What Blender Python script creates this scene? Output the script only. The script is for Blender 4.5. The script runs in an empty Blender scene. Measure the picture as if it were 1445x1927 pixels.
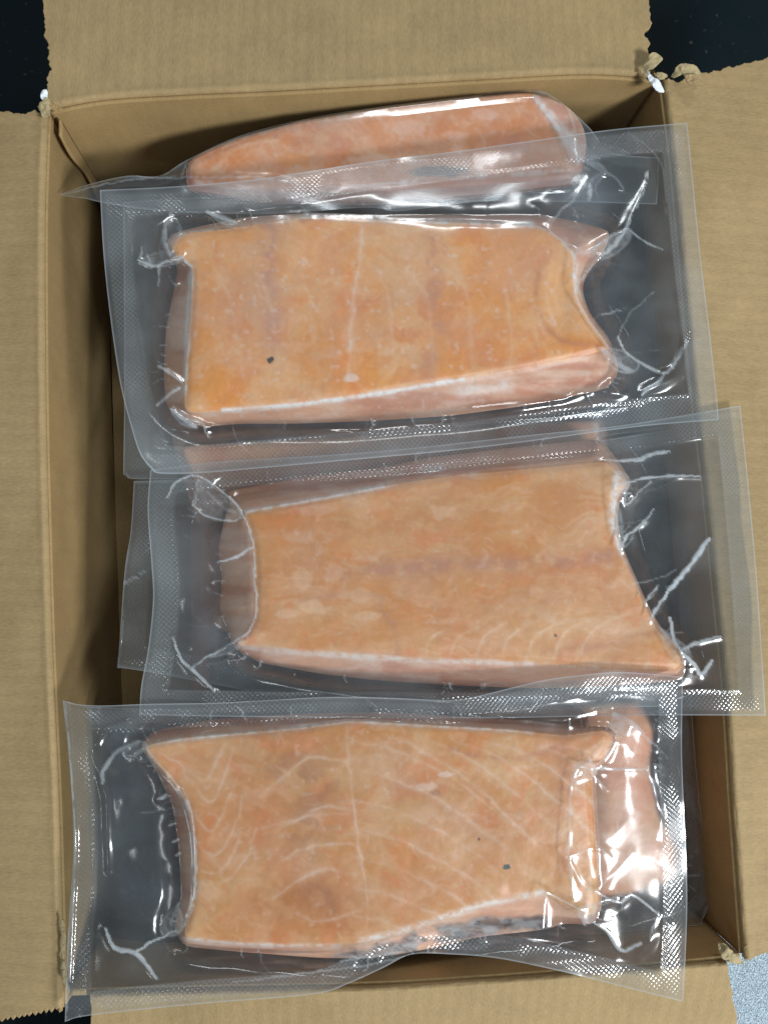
import bpy, math, random
import numpy as np
from mathutils import Matrix, Vector
random.seed(7)
S = bpy.context.scene
COL = S.collection

# ------------------------------------------------------------------ camera
F, CX, CY, H = 1400.0, 722.5, 963.5, 0.42
dd = Vector((612 - CX, -(1070 - CY), -F)).normalized()      # straight down, seen in camera space
zc = -dd                                                     # world up in camera space
xc = (Vector((1, 0, 0)) - zc * zc.x).normalized()
yc = zc.cross(xc)
RW = Matrix((xc, yc, zc))                                    # camera -> world
cam = bpy.data.objects.new('camera', bpy.data.cameras.new('camera'))
COL.objects.link(cam)
cam.matrix_world = Matrix.Translation((0, 0, H)) @ RW.to_4x4()
cam.data.sensor_fit = 'HORIZONTAL'; cam.data.sensor_width = 36
cam.data.lens = 36 * F / 1445
cam.data.clip_start = 0.01; cam.data.clip_end = 60
S.camera = cam
RN = np.array(RW)

def P(px, py, z):
    """point at height z that the photograph shows at px, py (arrays allowed)"""
    px = np.asarray(px, float); py = np.asarray(py, float)
    z = np.asarray(z, float) + px * 0
    r = np.stack([px - CX, -(py - CY), np.full_like(px, -F)], -1) @ RN.T
    t = (z - H) / r[..., 2]
    return np.stack([r[..., 0] * t, r[..., 1] * t, z], -1)

# ------------------------------------------------------------------ world and lamps
w = bpy.data.worlds.new('World'); S.world = w; w.use_nodes = True
bg = w.node_tree.nodes['Background']
bg.inputs[0].default_value = (0.80, 0.92, 1.0, 1); bg.inputs[1].default_value = 0.235

def area(name, loc, target, sx, sy, power, col):
    l = bpy.data.lights.new(name, 'AREA'); l.shape = 'RECTANGLE'; l.size = sx; l.size_y = sy
    l.energy = power; l.color = col
    o = bpy.data.objects.new(name, l); COL.objects.link(o)
    o.location = loc
    o.rotation_euler = (Vector(target) - Vector(loc)).to_track_quat('-Z', 'Y').to_euler()
    return o
area('ceiling_lamp', (1.50, -1.22, 1.55), (0.02, 0.0, 0), 0.60, 0.34, 70, (0.94, 0.98, 1.0))
area('ceiling_lamp', (0.20, 1.75, 1.45), (0.02, 0.0, 0), 0.6, 0.14, 9.5, (0.94, 0.98, 1.0))
area('ceiling_lamp', (-1.15, -0.75, 1.60), (0, 0, 0), 0.5, 0.14, 2, (0.92, 0.97, 1.0))
S.view_settings.view_transform = 'Standard'; S.view_settings.look = 'None'
S.view_settings.exposure = 0.10; S.view_settings.gamma = 1
S.render.engine = 'CYCLES'
c = S.cycles
c.max_bounces = 14; c.transparent_max_bounces = 32; c.diffuse_bounces = 4; c.glossy_bounces = 4
c.use_denoising = True; c.sample_clamp_indirect = 4; c.caustics_reflective = False

# ------------------------------------------------------------------ numpy helpers
def vnoise(x, y, seed):
    x = np.asarray(x, float); y = np.asarray(y, float)
    r = np.random.RandomState(seed).rand(256, 256)
    xi = np.floor(x).astype(int); yi = np.floor(y).astype(int)
    fx = x - xi; fy = y - yi
    fx = fx * fx * fx * (fx * (fx * 6 - 15) + 10); fy = fy * fy * fy * (fy * (fy * 6 - 15) + 10)
    a = r[xi % 256, yi % 256]; b = r[(xi + 1) % 256, yi % 256]
    c_ = r[xi % 256, (yi + 1) % 256]; d = r[(xi + 1) % 256, (yi + 1) % 256]
    return (a * (1 - fx) + b * fx) * (1 - fy) + (c_ * (1 - fx) + d * fx) * fy

def fbm(x, y, s, seed, oct=4, ax=1.0, ay=1.0, gain=0.5):
    """0..1 noise, feature size s pixels"""
    v = 0; a = 1; tot = 0
    for k in range(oct):
        v = v + a * vnoise(x / (s * ax) * 2 ** k + 17.3 * k + seed, y / (s * ay) * 2 ** k + 5.1 * k + seed * 3, seed + k)
        tot += a; a *= gain
    return v / tot

def sstep(a, b, x):
    t = np.clip((x - a) / (b - a), 0, 1); return t * t * (3 - 2 * t)

def dist_line(x, y, pts, wid=None):
    """distance to a polyline, and the width interpolated along it"""
    best = np.full(x.shape, 1e9); ww = np.zeros(x.shape); q = 0
    n = len(pts) - 1
    for i in range(n):
        (ax, ay), (bx, by) = pts[i][:2], pts[i + 1][:2]
        dx, dy = bx - ax, by - ay; L = dx * dx + dy * dy + 1e-9
        t = np.clip(((x - ax) * dx + (y - ay) * dy) / L, 0, 1)
        d = np.hypot(x - ax - t * dx, y - ay - t * dy)
        m = d < best
        best = np.where(m, d, best); ww = np.where(m, (i + t) / n, ww)
    return best, ww

def sdist(x, y, poly):
    """signed distance to a closed polygon, positive inside"""
    d, _ = dist_line(x, y, list(poly) + [poly[0]])
    ins = np.zeros(x.shape, bool); n = len(poly)
    for i in range(n):
        (ax, ay), (bx, by) = poly[i], poly[(i + 1) % n]
        if ay == by: continue
        cnd = ((ay > y) != (by > y)) & (x < (bx - ax) * (y - ay) / (by - ay) + ax)
        ins ^= cnd
    return np.where(ins, d, -d)

def rounded(poly, it=2):
    """corner cutting, closed"""
    p = [tuple(map(float, q)) for q in poly]
    for _ in range(it):
        o = []
        for i in range(len(p)):
            a, b = p[i], p[(i + 1) % len(p)]
            L = math.hypot(b[0] - a[0], b[1] - a[1])
            f = min(0.25, 9.0 / max(L, 1e-6))
            o.append((a[0] + (b[0] - a[0]) * f, a[1] + (b[1] - a[1]) * f))
            o.append((b[0] - (b[0] - a[0]) * f, b[1] - (b[1] - a[1]) * f))
        p = o
    return p

def resample(pts, ts):
    p = np.array(pts, float)
    # Catmull-Rom densified, then by arc length
    if len(p) > 2:
        q = np.vstack([2 * p[0] - p[1], p, 2 * p[-1] - p[-2]]); o = []
        for i in range(1, len(q) - 2):
            for t in np.linspace(0, 1, 12, endpoint=False):
                a, b, c_, d = q[i - 1], q[i], q[i + 1], q[i + 2]
                o.append(0.5 * ((2 * b) + (c_ - a) * t + (2 * a - 5 * b + 4 * c_ - d) * t ** 2 + (3 * b - a - 3 * c_ + d) * t ** 3))
        o.append(p[-1]); p = np.array(o)
    s = np.concatenate([[0], np.cumsum(np.hypot(*np.diff(p, axis=0).T))]); s /= s[-1]
    return np.stack([np.interp(ts, s, p[:, 0]), np.interp(ts, s, p[:, 1])], -1)

def coons(top, bottom, left, right, us, vs):
    """top and bottom run left to right, left and right run top to bottom; returns px, py [nv, nu]"""
    T = resample(top, us)[None]; B = resample(bottom, us)[None]
    L = resample(left, vs)[:, None]; R = resample(right, vs)[:, None]
    u = us[None, :, None]; v = vs[:, None, None]
    c00, c10, c01, c11 = T[:, :1], T[:, -1:], B[:, :1], B[:, -1:]
    g = (1 - v) * T + v * B + (1 - u) * L + u * R - ((1 - u) * (1 - v) * c00 + u * (1 - v) * c10 + (1 - u) * v * c01 + u * v * c11)
    return g[..., 0], g[..., 1]

def link(name, me, mat=None, parent=None, smooth=True):
    o = bpy.data.objects.new(name, me); COL.objects.link(o)
    if mat: me.materials.append(mat)
    if parent: o.parent = parent
    if smooth: me.shade_smooth()
    return o

def mesh_arrays(name, V, Fq, mat=None, parent=None, attrs=None, colattr=None, smooth=True):
    used = np.unique(Fq); rm = np.full(len(V), -1); rm[used] = np.arange(len(used))
    V = V[used]; Fq = rm[Fq]
    me = bpy.data.meshes.new(name)
    me.vertices.add(len(V)); me.vertices.foreach_set('co', V.astype(np.float32).ravel())
    k = Fq.shape[1]
    me.loops.add(Fq.size); me.loops.foreach_set('vertex_index', Fq.astype(np.int32).ravel())
    me.polygons.add(len(Fq)); me.polygons.foreach_set('loop_start', np.arange(0, Fq.size, k, dtype=np.int32))
    me.update(calc_edges=True); me.validate()
    for an, av in (attrs or {}).items():
        at = me.attributes.new(an, 'FLOAT', 'POINT'); at.data.foreach_set('value', np.asarray(av).ravel()[used].astype(np.float32))
    for an, av in (colattr or {}).items():
        at = me.attributes.new(an, 'FLOAT_COLOR', 'POINT')
        cc = np.concatenate([av.reshape(-1, 3)[used], np.ones((len(used), 1))], 1)
        at.data.foreach_set('color', cc.astype(np.float32).ravel())
    return link(name, me, mat, parent, smooth)

def quads(nv, nu):
    i = np.arange(nv * nu).reshape(nv, nu)
    return np.stack([i[1:, :-1], i[1:, 1:], i[:-1, 1:], i[:-1, :-1]], -1).reshape(-1, 4)

def empty(name, loc, label, cat, group=None):
    o = bpy.data.objects.new(name, None); COL.objects.link(o)
    o.empty_display_size = 0.02
    o['label'] = label; o['category'] = cat
    if group: o['group'] = group
    return o

# ------------------------------------------------------------------ materials
def newmat(name):
    m = bpy.data.materials.new(name); m.use_nodes = True
    nt = m.node_tree; nt.nodes.clear()
    out = nt.nodes.new('ShaderNodeOutputMaterial')
    def N(t, **kw):
        n = nt.nodes.new('ShaderNode' + t)
        for k, v in kw.items(): setattr(n, k, v)
        return n
    def Lk(a, b): nt.links.new(a, b)
    def val(op, a, b=None, cl=False):
        n = N('Math', operation=op); n.use_clamp = cl
        for i, q in enumerate((a, b)):
            if q is None: continue
            if isinstance(q, (int, float)): n.inputs[i].default_value = q
            else: Lk(q, n.inputs[i])
        return n.outputs[0]
    return m, nt, out, N, Lk, val

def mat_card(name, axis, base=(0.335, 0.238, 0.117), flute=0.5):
    m, nt, out, N, Lk, val = newmat(name)
    tc = N('TexCoord'); sep = N('SeparateXYZ'); Lk(tc.outputs['Object'], sep.inputs[0])
    big = N('TexNoise'); big.inputs['Scale'].default_value = 9; big.inputs['Detail'].default_value = 4; Lk(tc.outputs['Object'], big.inputs['Vector'])
    mp = N('Mapping'); Lk(tc.outputs['Object'], mp.inputs[0])
    mp.inputs['Scale'].default_value = (260, 900, 900) if axis == 'y' else (900, 260, 900)
    fib = N('TexNoise'); fib.inputs['Scale'].default_value = 1.0; fib.inputs['Detail'].default_value = 5; fib.inputs['Roughness'].default_value = 0.65
    Lk(mp.outputs[0], fib.inputs['Vector'])
    wav = val('SINE', val('ADD', val('MULTIPLY', sep.outputs[1 if axis == 'y' else 0], 2 * math.pi / 0.0078), val('MULTIPLY', big.outputs[0], 5.0)))
    med = N('TexNoise'); med.inputs['Scale'].default_value = 60; med.inputs['Detail'].default_value = 3; Lk(tc.outputs['Object'], med.inputs['Vector'])
    v = val('ADD', 1.0, val('MULTIPLY', val('SUBTRACT', fib.outputs[0], 0.5), 0.62))
    v = val('ADD', v, val('MULTIPLY', val('SUBTRACT', big.outputs[0], 0.5), 0.45))
    v = val('ADD', v, val('MULTIPLY', val('SUBTRACT', med.outputs[0], 0.5), 0.28))
    v = val('ADD', v, val('MULTIPLY', val('MULTIPLY', wav, med.outputs[0]), 0.09 * flute))
    mul = N('VectorMath', operation='SCALE'); mul.inputs[0].default_value = base; Lk(v, mul.inputs['Scale'])
    pb = N('BsdfPrincipled'); Lk(mul.outputs[0], pb.inputs['Base Color']); pb.inputs['Roughness'].default_value = 0.78
    pb.inputs['Specular IOR Level'].default_value = 0.25
    bmp = N('Bump'); bmp.inputs['Strength'].default_value = 0.35; bmp.inputs['Distance'].default_value = 0.0006
    Lk(val('ADD', fib.outputs[0], val('MULTIPLY', wav, 0.45 * flute)), bmp.inputs['Height']); Lk(bmp.outputs[0], pb.inputs['Normal'])
    Lk(pb.outputs[0], out.inputs[0]); return m

def mat_film(name, emboss=False, haze0=0.02, tint=(0.95, 0.965, 0.975)):
    m, nt, out, N, Lk, val = newmat(name)
    tc = N('TexCoord'); at = N('Attribute', attribute_name='haze')
    tr = N('BsdfTransparent'); tr.inputs[0].default_value = (*tint, 1)
    df = N('BsdfDiffuse'); df.inputs[0].default_value = (0.64, 0.71, 0.755, 1)
    tl = N('BsdfTranslucent'); tl.inputs[0].default_value = (0.64, 0.71, 0.755, 1)
    dt = N('MixShader'); dt.inputs[0].default_value = 0.3; Lk(df.outputs[0], dt.inputs[1]); Lk(tl.outputs[0], dt.inputs[2])
    ns = N('TexNoise'); ns.inputs['Scale'].default_value = 26; ns.inputs['Detail'].default_value = 4; Lk(tc.outputs['Object'], ns.inputs['Vector'])
    hz = val('ADD', val('MULTIPLY', ns.outputs[0], haze0 * 2), at.outputs['Fac'], True)
    fr = N('Fresnel'); fr.inputs[0].default_value = 1.5
    gl = N('BsdfGlossy'); gl.inputs['Roughness'].default_value = 0.17 if not emboss else 0.16
    gl.inputs[0].default_value = (1, 1, 1, 1)
    n1 = N('TexNoise'); n1.inputs['Scale'].default_value = 45; n1.inputs['Detail'].default_value = 3; Lk(tc.outputs['Object'], n1.inputs['Vector'])
    bmp = N('Bump'); bmp.inputs['Strength'].default_value = 0.25; bmp.inputs['Distance'].default_value = 0.0012
    hgt = val('MULTIPLY', n1.outputs[0], 0.6)
    if emboss:
        sep = N('SeparateXYZ'); Lk(tc.outputs['Object'], sep.inputs[0])
        k = 2 * math.pi / 0.0028
        a = val('SINE', val('MULTIPLY', val('ADD', sep.outputs[0], val('MULTIPLY', sep.outputs[1], 0.10)), k))
        b = val('SINE', val('MULTIPLY', val('SUBTRACT', sep.outputs[1], val('MULTIPLY', sep.outputs[0], 0.10)), k))
        dia = val('MULTIPLY', a, b)
        em = N('Attribute', attribute_name='emboss')
        dia = val('MULTIPLY', dia, em.outputs['Fac'])
        hgt = val('ADD', hgt, val('MULTIPLY', dia, 0.22))
        bmp.inputs['Strength'].default_value = 0.5
        hz = val('ADD', hz, val('MULTIPLY', val('ADD', dia, em.outputs['Fac']), 0.06), True)
    Lk(hgt, bmp.inputs['Height'])
    Lk(bmp.outputs[0], gl.inputs['Normal']); Lk(bmp.outputs[0], fr.inputs['Normal'])
    m1 = N('MixShader'); Lk(hz, m1.inputs[0]); Lk(tr.outputs[0], m1.inputs[1]); Lk(dt.outputs[0], m1.inputs[2])
    m2 = N('MixShader'); Lk(val('MINIMUM', val('MULTIPLY', fr.outputs[0], 1.25), 0.18), m2.inputs[0]); Lk(m1.outputs[0], m2.inputs[1]); Lk(gl.outputs[0], m2.inputs[2])
    Lk(m2.outputs[0], out.inputs[0]); return m

def mat_fish(name, rough=0.45, sss=0.12):
    m, nt, out, N, Lk, val = newmat(name)
    tc = N('TexCoord'); at = N('Attribute', attribute_name='tone')
    n1 = N('TexNoise'); n1.inputs['Scale'].default_value = 300; n1.inputs['Detail'].default_value = 5; n1.inputs['Roughness'].default_value = 0.6
    Lk(tc.outputs['Object'], n1.inputs['Vector'])
    mul = N('VectorMath', operation='SCALE'); Lk(at.outputs['Color'], mul.inputs[0])
    Lk(val('ADD', 0.86, val('MULTIPLY', n1.outputs[0], 0.28)), mul.inputs['Scale'])
    pb = N('BsdfPrincipled'); Lk(mul.outputs[0], pb.inputs['Base Color'])
    pb.inputs['Roughness'].default_value = rough; pb.inputs['Subsurface Weight'].default_value = sss
    pb.inputs['Subsurface Radius'].default_value = (1.0, 0.4, 0.2); pb.inputs['Subsurface Scale'].default_value = 0.003
    n2 = N('TexNoise'); n2.inputs['Scale'].default_value = 140; n2.inputs['Detail'].default_value = 6; Lk(tc.outputs['Object'], n2.inputs['Vector'])
    bmp = N('Bump'); bmp.inputs['Strength'].default_value = 0.4; bmp.inputs['Distance'].default_value = 0.0008
    Lk(n2.outputs[0], bmp.inputs['Height']); Lk(bmp.outputs[0], pb.inputs['Normal'])
    Lk(pb.outputs[0], out.inputs[0]); return m

def mat_plain(name, col, rough=0.6, bump=0, scale=300, var=0.3, spec=0.5, metal=0.0):
    m, nt, out, N, Lk, val = newmat(name)
    tc = N('TexCoord'); n1 = N('TexNoise'); n1.inputs['Scale'].default_value = scale; n1.inputs['Detail'].default_value = 5
    Lk(tc.outputs['Object'], n1.inputs['Vector'])
    mul = N('VectorMath', operation='SCALE'); mul.inputs[0].default_value = col
    Lk(val('ADD', 1 - var, val('MULTIPLY', n1.outputs[0], 2 * var)), mul.inputs['Scale'])
    pb = N('BsdfPrincipled'); Lk(mul.outputs[0], pb.inputs['Base Color']); pb.inputs['Roughness'].default_value = rough
    pb.inputs['Specular IOR Level'].default_value = spec; pb.inputs['Metallic'].default_value = metal
    if bump:
        b = N('Bump'); b.inputs['Strength'].default_value = bump; b.inputs['Distance'].default_value = 0.002
        Lk(n1.outputs[0], b.inputs['Height']); Lk(b.outputs[0], pb.inputs['Normal'])
    Lk(pb.outputs[0], out.inputs[0]); return m

CARD_Y = mat_card('cardboard_flutes_across', 'y'); CARD_X = mat_card('cardboard_flutes_along', 'x')
CARD_W = mat_card('cardboard_inside', 'x', base=(0.33, 0.222, 0.098), flute=0.2)  # deeper base: inside shade and bounced light put into the card colour
CARD_V = mat_card('cardboard_inside_sides', 'y', base=(0.33, 0.222, 0.098), flute=0.2)  # same shade-toned base for the side walls
FILM = mat_film('clear_film'); SEAL = mat_film('embossed_seal', True, 0.04)
BACK = mat_film('backing_film', False, 0.01)
FISH = mat_fish('frozen_salmon'); SKIN = mat_fish('salmon_skin', 0.35, 0.0)
TORN = mat_card('torn_paper', 'x', base=(0.36, 0.29, 0.16), flute=0)
WHITE = mat_plain('white_liner', (0.75, 0.80, 0.84), 0.6, 0.2, 200, 0.05)

# ------------------------------------------------------------------ ground
def rect(name, p0, p1, z, mat, n=2):
    x = np.linspace(p0[0], p1[0], n); y = np.linspace(p0[1], p1[1], n)
    X, Y = np.meshgrid(x, y)
    V = np.stack([X, -Y * -1, X * 0 + z], -1).reshape(-1, 3)
    return mesh_arrays(name, V, quads(n, n)[:, ::-1], mat)
def mat_ground():
    m, nt, out, N, Lk, val = newmat('black_rubber')
    tc = N('TexCoord')
    n1 = N('TexNoise'); n1.inputs['Scale'].default_value = 14; n1.inputs['Detail'].default_value = 7; Lk(tc.outputs['Object'], n1.inputs['Vector'])
    n2 = N('TexNoise'); n2.inputs['Scale'].default_value = 160; n2.inputs['Detail'].default_value = 4; Lk(tc.outputs['Object'], n2.inputs['Vector'])
    spk = val('MULTIPLY', val('SUBTRACT', n2.outputs[0], 0.66, True), 0.5, True)
    v = val('ADD', val('MULTIPLY', n1.outputs[0], 0.010), spk)
    cmb = N('CombineXYZ'); Lk(val('ADD', v, -0.002, True), cmb.inputs[0]); Lk(val('ADD', v, 0.004), cmb.inputs[1]); Lk(val('ADD', v, 0.007), cmb.inputs[2])
    pb = N('BsdfPrincipled'); Lk(cmb.outputs[0], pb.inputs['Base Color']); pb.inputs['Roughness'].default_value = 0.55
    pb.inputs['Specular IOR Level'].default_value = 0.1
    Lk(pb.outputs[0], out.inputs[0]); return m
g = rect('ground', (-3, -3), (3, 3), -0.150, mat_ground()); g['kind'] = 'structure'

def mat_speckle():
    m, nt, out, N, Lk, val = newmat('speckled_vinyl')
    tc = N('TexCoord')
    vo = N('TexVoronoi'); vo.inputs['Scale'].default_value = 1300; Lk(tc.outputs['Object'], vo.inputs['Vector'])
    n1 = N('TexNoise'); n1.inputs['Scale'].default_value = 900; n1.inputs['Detail'].default_value = 4; Lk(tc.outputs['Object'], n1.inputs['Vector'])
    v = val('ADD', val('MULTIPLY', n1.outputs[0], 0.85), val('MULTIPLY', vo.outputs['Distance'], 0.5))
    rmp = N('ValToRGB'); Lk(v, rmp.inputs[0])
    rmp.color_ramp.elements[0].position = 0.42; rmp.color_ramp.elements[0].color = (0.08, 0.12, 0.16, 1)
    rmp.color_ramp.elements[1].position = 0.85; rmp.color_ramp.elements[1].color = (0.48, 0.60, 0.68, 1)
    pb = N('BsdfPrincipled'); Lk(rmp.outputs[0], pb.inputs['Base Color']); pb.inputs['Roughness'].default_value = 0.35
    b = N('Bump'); b.inputs['Strength'].default_value = 0.8; b.inputs['Distance'].default_value = 0.001; Lk(v, b.inputs['Height']); Lk(b.outputs[0], pb.inputs['Normal'])
    Lk(pb.outputs[0], out.inputs[0]); return m
def speckled_board():
    # rounded slab whose far edges are hidden below the box
    q = [P(1050, 1500, -0.14), P(1900, 1500, -0.14), P(1900, 2300, -0.14), P(1050, 2300, -0.14)]
    V = [tuple(a[:2]) + (z,) for z in (-0.146, -0.137) for a in q]
    Fq = [(3, 2, 1, 0), (4, 5, 6, 7)] + [(i, (i + 1) % 4, 4 + (i + 1) % 4, 4 + i) for i in range(4)]
    me = bpy.data.meshes.new('speckled_board'); me.from_pydata(V, [], Fq); me.update()
    o = link('speckled_board', me, mat_speckle(), smooth=False)
    bv = o.modifiers.new('b', 'BEVEL'); bv.width = 0.002; bv.segments = 2
    o['label'] = 'pale blue-grey speckled board lying beyond the torn box corner'; o['category'] = 'board'
speckled_board()

# ------------------------------------------------------------------ box
box = empty('cardboard_box', (0, 0, 0), 'open brown corrugated cardboard box with torn corners holding the vacuum packs', 'box')
DEPTH = 0.128
RIM = dict(tl=(92, 207), tr=(1243, 148), br=(1396, 1800), bl=(128, 1868))
FOLD_R = [(1243, 148), (1262, 300), (1283, 520), (1304, 750), (1322, 900), (1342, 1100), (1362, 1300), (1374, 1500), (1385, 1650), (1396, 1800)]
FOLD_L = [(92, 207), (86, 400), (86, 600), (88, 800), (93, 1000), (101, 1250), (112, 1500), (119, 1740), (122, 1896)]
FOLD_T = [(92, 207), (200, 188), (360, 178), (500, 172), (722, 160), (900, 150), (1100, 140), (1243, 148)]
FOLD_B = [(128, 1868), (300, 1862), (500, 1858), (722, 1853), (900, 1842), (1090, 1828), (1290, 1812), (1396, 1800)]

def jag(pts, amp, per=4.0, seed=1, zig=None):
    """a torn edge: resampled finely and shaken"""
    p = np.array(pts, float); L = np.hypot(*np.diff(p, axis=0).T).sum(); n = int(L / per) + 2
    q = resample(pts, np.linspace(0, 1, n))
    d = np.gradient(q, axis=0); d /= np.hypot(d[:, 0], d[:, 1])[:, None] + 1e-9
    nr = np.stack([-d[:, 1], d[:, 0]], -1)
    s = np.linspace(0, L, n)
    if zig: k = (np.abs((s / zig) % 1 - 0.5) * 2 - 0.5) * amp + (vnoise(s / 3, s * 0, seed) - .5) * amp * 0.3
    else: k = ((vnoise(s / 14, s * 0, seed) - .5) * 1.6 + (vnoise(s / 5, s * 0 + 7, seed) - .5) * 0.9) * amp
    k[0] = k[-1] = 0
    return q + nr * k[:, None]

def lin(pts, ts):
    p = np.array(pts, float); s = np.concatenate([[0], np.cumsum(np.hypot(*np.diff(p, axis=0).T))]); s /= s[-1]
    return np.stack([np.interp(ts, s, p[:, 0]), np.interp(ts, s, p[:, 1])], -1)

def flap(fold, outer, side0, side1, slope, mat, nu=260, nv=170, seed=3, j0=(4, 5, None), j1=(4, 6, None)):
    """fold and outer run the same way; side0 joins their starts, side1 their ends. z falls with distance from the fold"""
    L0 = np.hypot(*np.diff(np.array([fold[0], fold[-1]], float), axis=0).T)[0]
    e = np.arange(0, 30, 1.6) / L0
    us = np.unique(np.concatenate([e, np.linspace(31 / L0, 1 - 31 / L0, 130), 1 - e]))
    Ls = np.hypot(*np.diff(np.array(side0, float), axis=0).T).sum()
    vs = np.unique(np.concatenate([np.arange(0, 30, 1.2) / Ls, np.arange(30, 430, 1.9) / Ls, np.linspace(430 / Ls, 1, 20)]))
    T = resample(fold, us)[None]; B = resample(outer, us)[None]
    L = lin(side0, vs)[:, None]; R = lin(side1, vs)[:, None]
    u = us[None, :, None]; v = vs[:, None, None]
    g = (1 - v) * T + v * B + (1 - u) * L + u * R - ((1 - u) * (1 - v) * T[:, :1] + u * (1 - v) * T[:, -1:] + (1 - u) * v * B[:, :1] + u * v * B[:, -1:])
    # torn or serrated sides
    for side, (amp, sd, zig), du in ((L[:, 0], j0, us[None] * L0), (R[:, 0], j1, (1 - us[None]) * L0)):
        d = np.gradient(side, axis=0); d /= np.hypot(d[:, 0], d[:, 1])[:, None] + 1e-9
        sl = np.concatenate([[0], np.cumsum(np.hypot(*np.diff(side, axis=0).T))])
        if zig: k = (np.abs((sl / zig) % 1 - 0.5) * 2 - 0.5) * amp + (vnoise(sl / 3, sl * 0, sd) - .5) * amp * 0.5
        else: k = ((vnoise(sl / 16, sl * 0, sd) - .5) * 1.5 + (vnoise(sl / 5, sl * 0 + 7, sd) - .5) * 0.7 + (vnoise(sl / 2.6, sl * 0 + 3, sd) - .5) * 0.5) * amp
        k = k * sstep(0, 6, sl)
        n = np.stack([-d[:, 1], d[:, 0]], -1)
        g = g + (n * k[:, None])[:, None] * np.exp(-(du / 7) ** 2)[..., None]
    px, py = g[..., 0], g[..., 1]
    d, _ = dist_line(px, py, [tuple(q) for q in resample(fold, np.linspace(0, 1, 30))])
    m = d * 0.0003
    lip = -0.0030 * np.exp(-(m / 0.0014)) + 0.0004 * np.exp(-((m - 0.004) / 0.002) ** 2)
    z = lip - slope * np.clip(m - 0.004, 0, 1)
    z = z + (fbm(px, py, 170, seed, 2) - .5) * 0.0026 * sstep(0, 0.02, m)
    z = z + (fbm(px, py, 9, seed + 3, 3) - .5) * 0.0013 * np.exp(-m / 0.004) * sstep(0, .002, m)
    V = P(px, py, z).reshape(-1, 3)
    o = mesh_arrays('flap', V, quads(len(vs), len(us)), mat, box)
    s = o.modifiers.new('thickness', 'SOLIDIFY'); s.thickness = 0.0035; s.offset = -1
    return o
def flipped(o):
    o.data.flip_normals(); return o
def up_ok(o):
    n = np.zeros(len(o.data.polygons) * 3, np.float32); o.data.polygons.foreach_get('normal', n)
    if n.reshape(-1, 3)[:, 2].mean() < 0: o.data.flip_normals()
    return o

up_ok(flap(FOLD_R, [(1760, 60), (1780, 600), (1800, 1200), (1840, 1760)],
     [(1243, 148), (1257, 146), (1275, 150), (1298, 150), (1320, 136), (1345, 131), (1445, 110), (1760, 60)],
     [(1396, 1800), (1408, 1806), (1445, 1796), (1840, 1760)], 0.10, CARD_Y, seed=4, j0=(4.5, 5, None), j1=(4, 6, None)))
up_ok(flap(FOLD_L, [(-420, 230), (-430, 700), (-430, 1300), (-430, 1960)],
     [(92, 207), (80, 214), (60, 209), (0, 213), (-420, 230)],
     [(122, 1896), (60, 1908), (0, 1921), (-430, 1960)], 0.16, CARD_Y, seed=14, j0=(5, 8, None), j1=(9, 9, 10.5)))
up_ok(flap(FOLD_T, [(60, -420), (500, -430), (900, -440), (1240, -440)],
     [(92, 207), (84, 170), (92, 130), (86, 70), (80, 0), (60, -420)],
     [(1243, 148), (1226, 136), (1220, 100), (1218, 60), (1223, 20), (1222, 0), (1240, -440)], 0.07, CARD_X, seed=24, j0=(5, 11, None), j1=(6, 12, None)))
up_ok(flap([(170, 1866)] + FOLD_B[1:-1] + [(1366, 1806)], [(168, 2420), (500, 2430), (1000, 2430), (1440, 2400)],
     [(170, 1866), (173, 1930), (168, 2420)],
     [(1366, 1806), (1373, 1850), (1388, 1930), (1440, 2400)], 0.55, CARD_X, seed=34, j0=(3, 15, None), j1=(3, 16, None)))

def wall(fold, name='wall', seed=1, mat=None):
    q = resample(fold, np.linspace(0, 1, 160)); zs = -DEPTH * np.linspace(0, 1, 60) ** 1.2 - 0.0030
    base = P(q[:, 0], q[:, 1], -0.0)
    V = np.repeat(base[None], 60, 0).copy(); V[..., 2] = zs[:, None]
    # gentle waviness of the board
    s = np.linspace(0, 1, 160)[None] * 900; dz = zs[:, None] * 3300
    off = (fbm(s + 0 * dz, dz + 0 * s, 220, seed, 2) - .5) * 0.0024
    tan = np.gradient(base, axis=0); tan /= np.linalg.norm(tan, axis=1)[:, None]
    nrm = np.stack([-tan[:, 1], tan[:, 0], tan[:, 0] * 0], -1)
    V += nrm[None] * (off * sstep(0, 0.03, -zs[:, None]))[..., None]
    o = mesh_arrays(name, V.reshape(-1, 3), quads(60, 160), mat or CARD_W, box)
    # normals to the inside of the box
    c0 = V.reshape(-1, 3).mean(0); f = o.data.polygons[len(o.data.polygons) // 2]
    if f.normal.dot(Vector((0.01 - c0[0], -0.01 - c0[1], 0))) < 0: o.data.flip_normals()
    s = o.modifiers.new('thickness', 'SOLIDIFY'); s.thickness = 0.0035; s.offset = -1
    return o
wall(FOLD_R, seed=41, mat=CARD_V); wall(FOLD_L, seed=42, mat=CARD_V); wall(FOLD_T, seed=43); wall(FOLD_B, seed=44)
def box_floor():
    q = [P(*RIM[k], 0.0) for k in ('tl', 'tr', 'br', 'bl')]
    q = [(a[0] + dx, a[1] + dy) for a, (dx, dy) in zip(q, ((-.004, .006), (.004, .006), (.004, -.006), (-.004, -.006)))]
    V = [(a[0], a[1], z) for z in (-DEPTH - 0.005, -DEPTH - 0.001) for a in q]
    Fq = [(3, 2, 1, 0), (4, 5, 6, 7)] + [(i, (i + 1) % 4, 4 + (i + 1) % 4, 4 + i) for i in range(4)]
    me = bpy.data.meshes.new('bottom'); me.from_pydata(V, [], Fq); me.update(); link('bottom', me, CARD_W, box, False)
box_floor()

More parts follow.
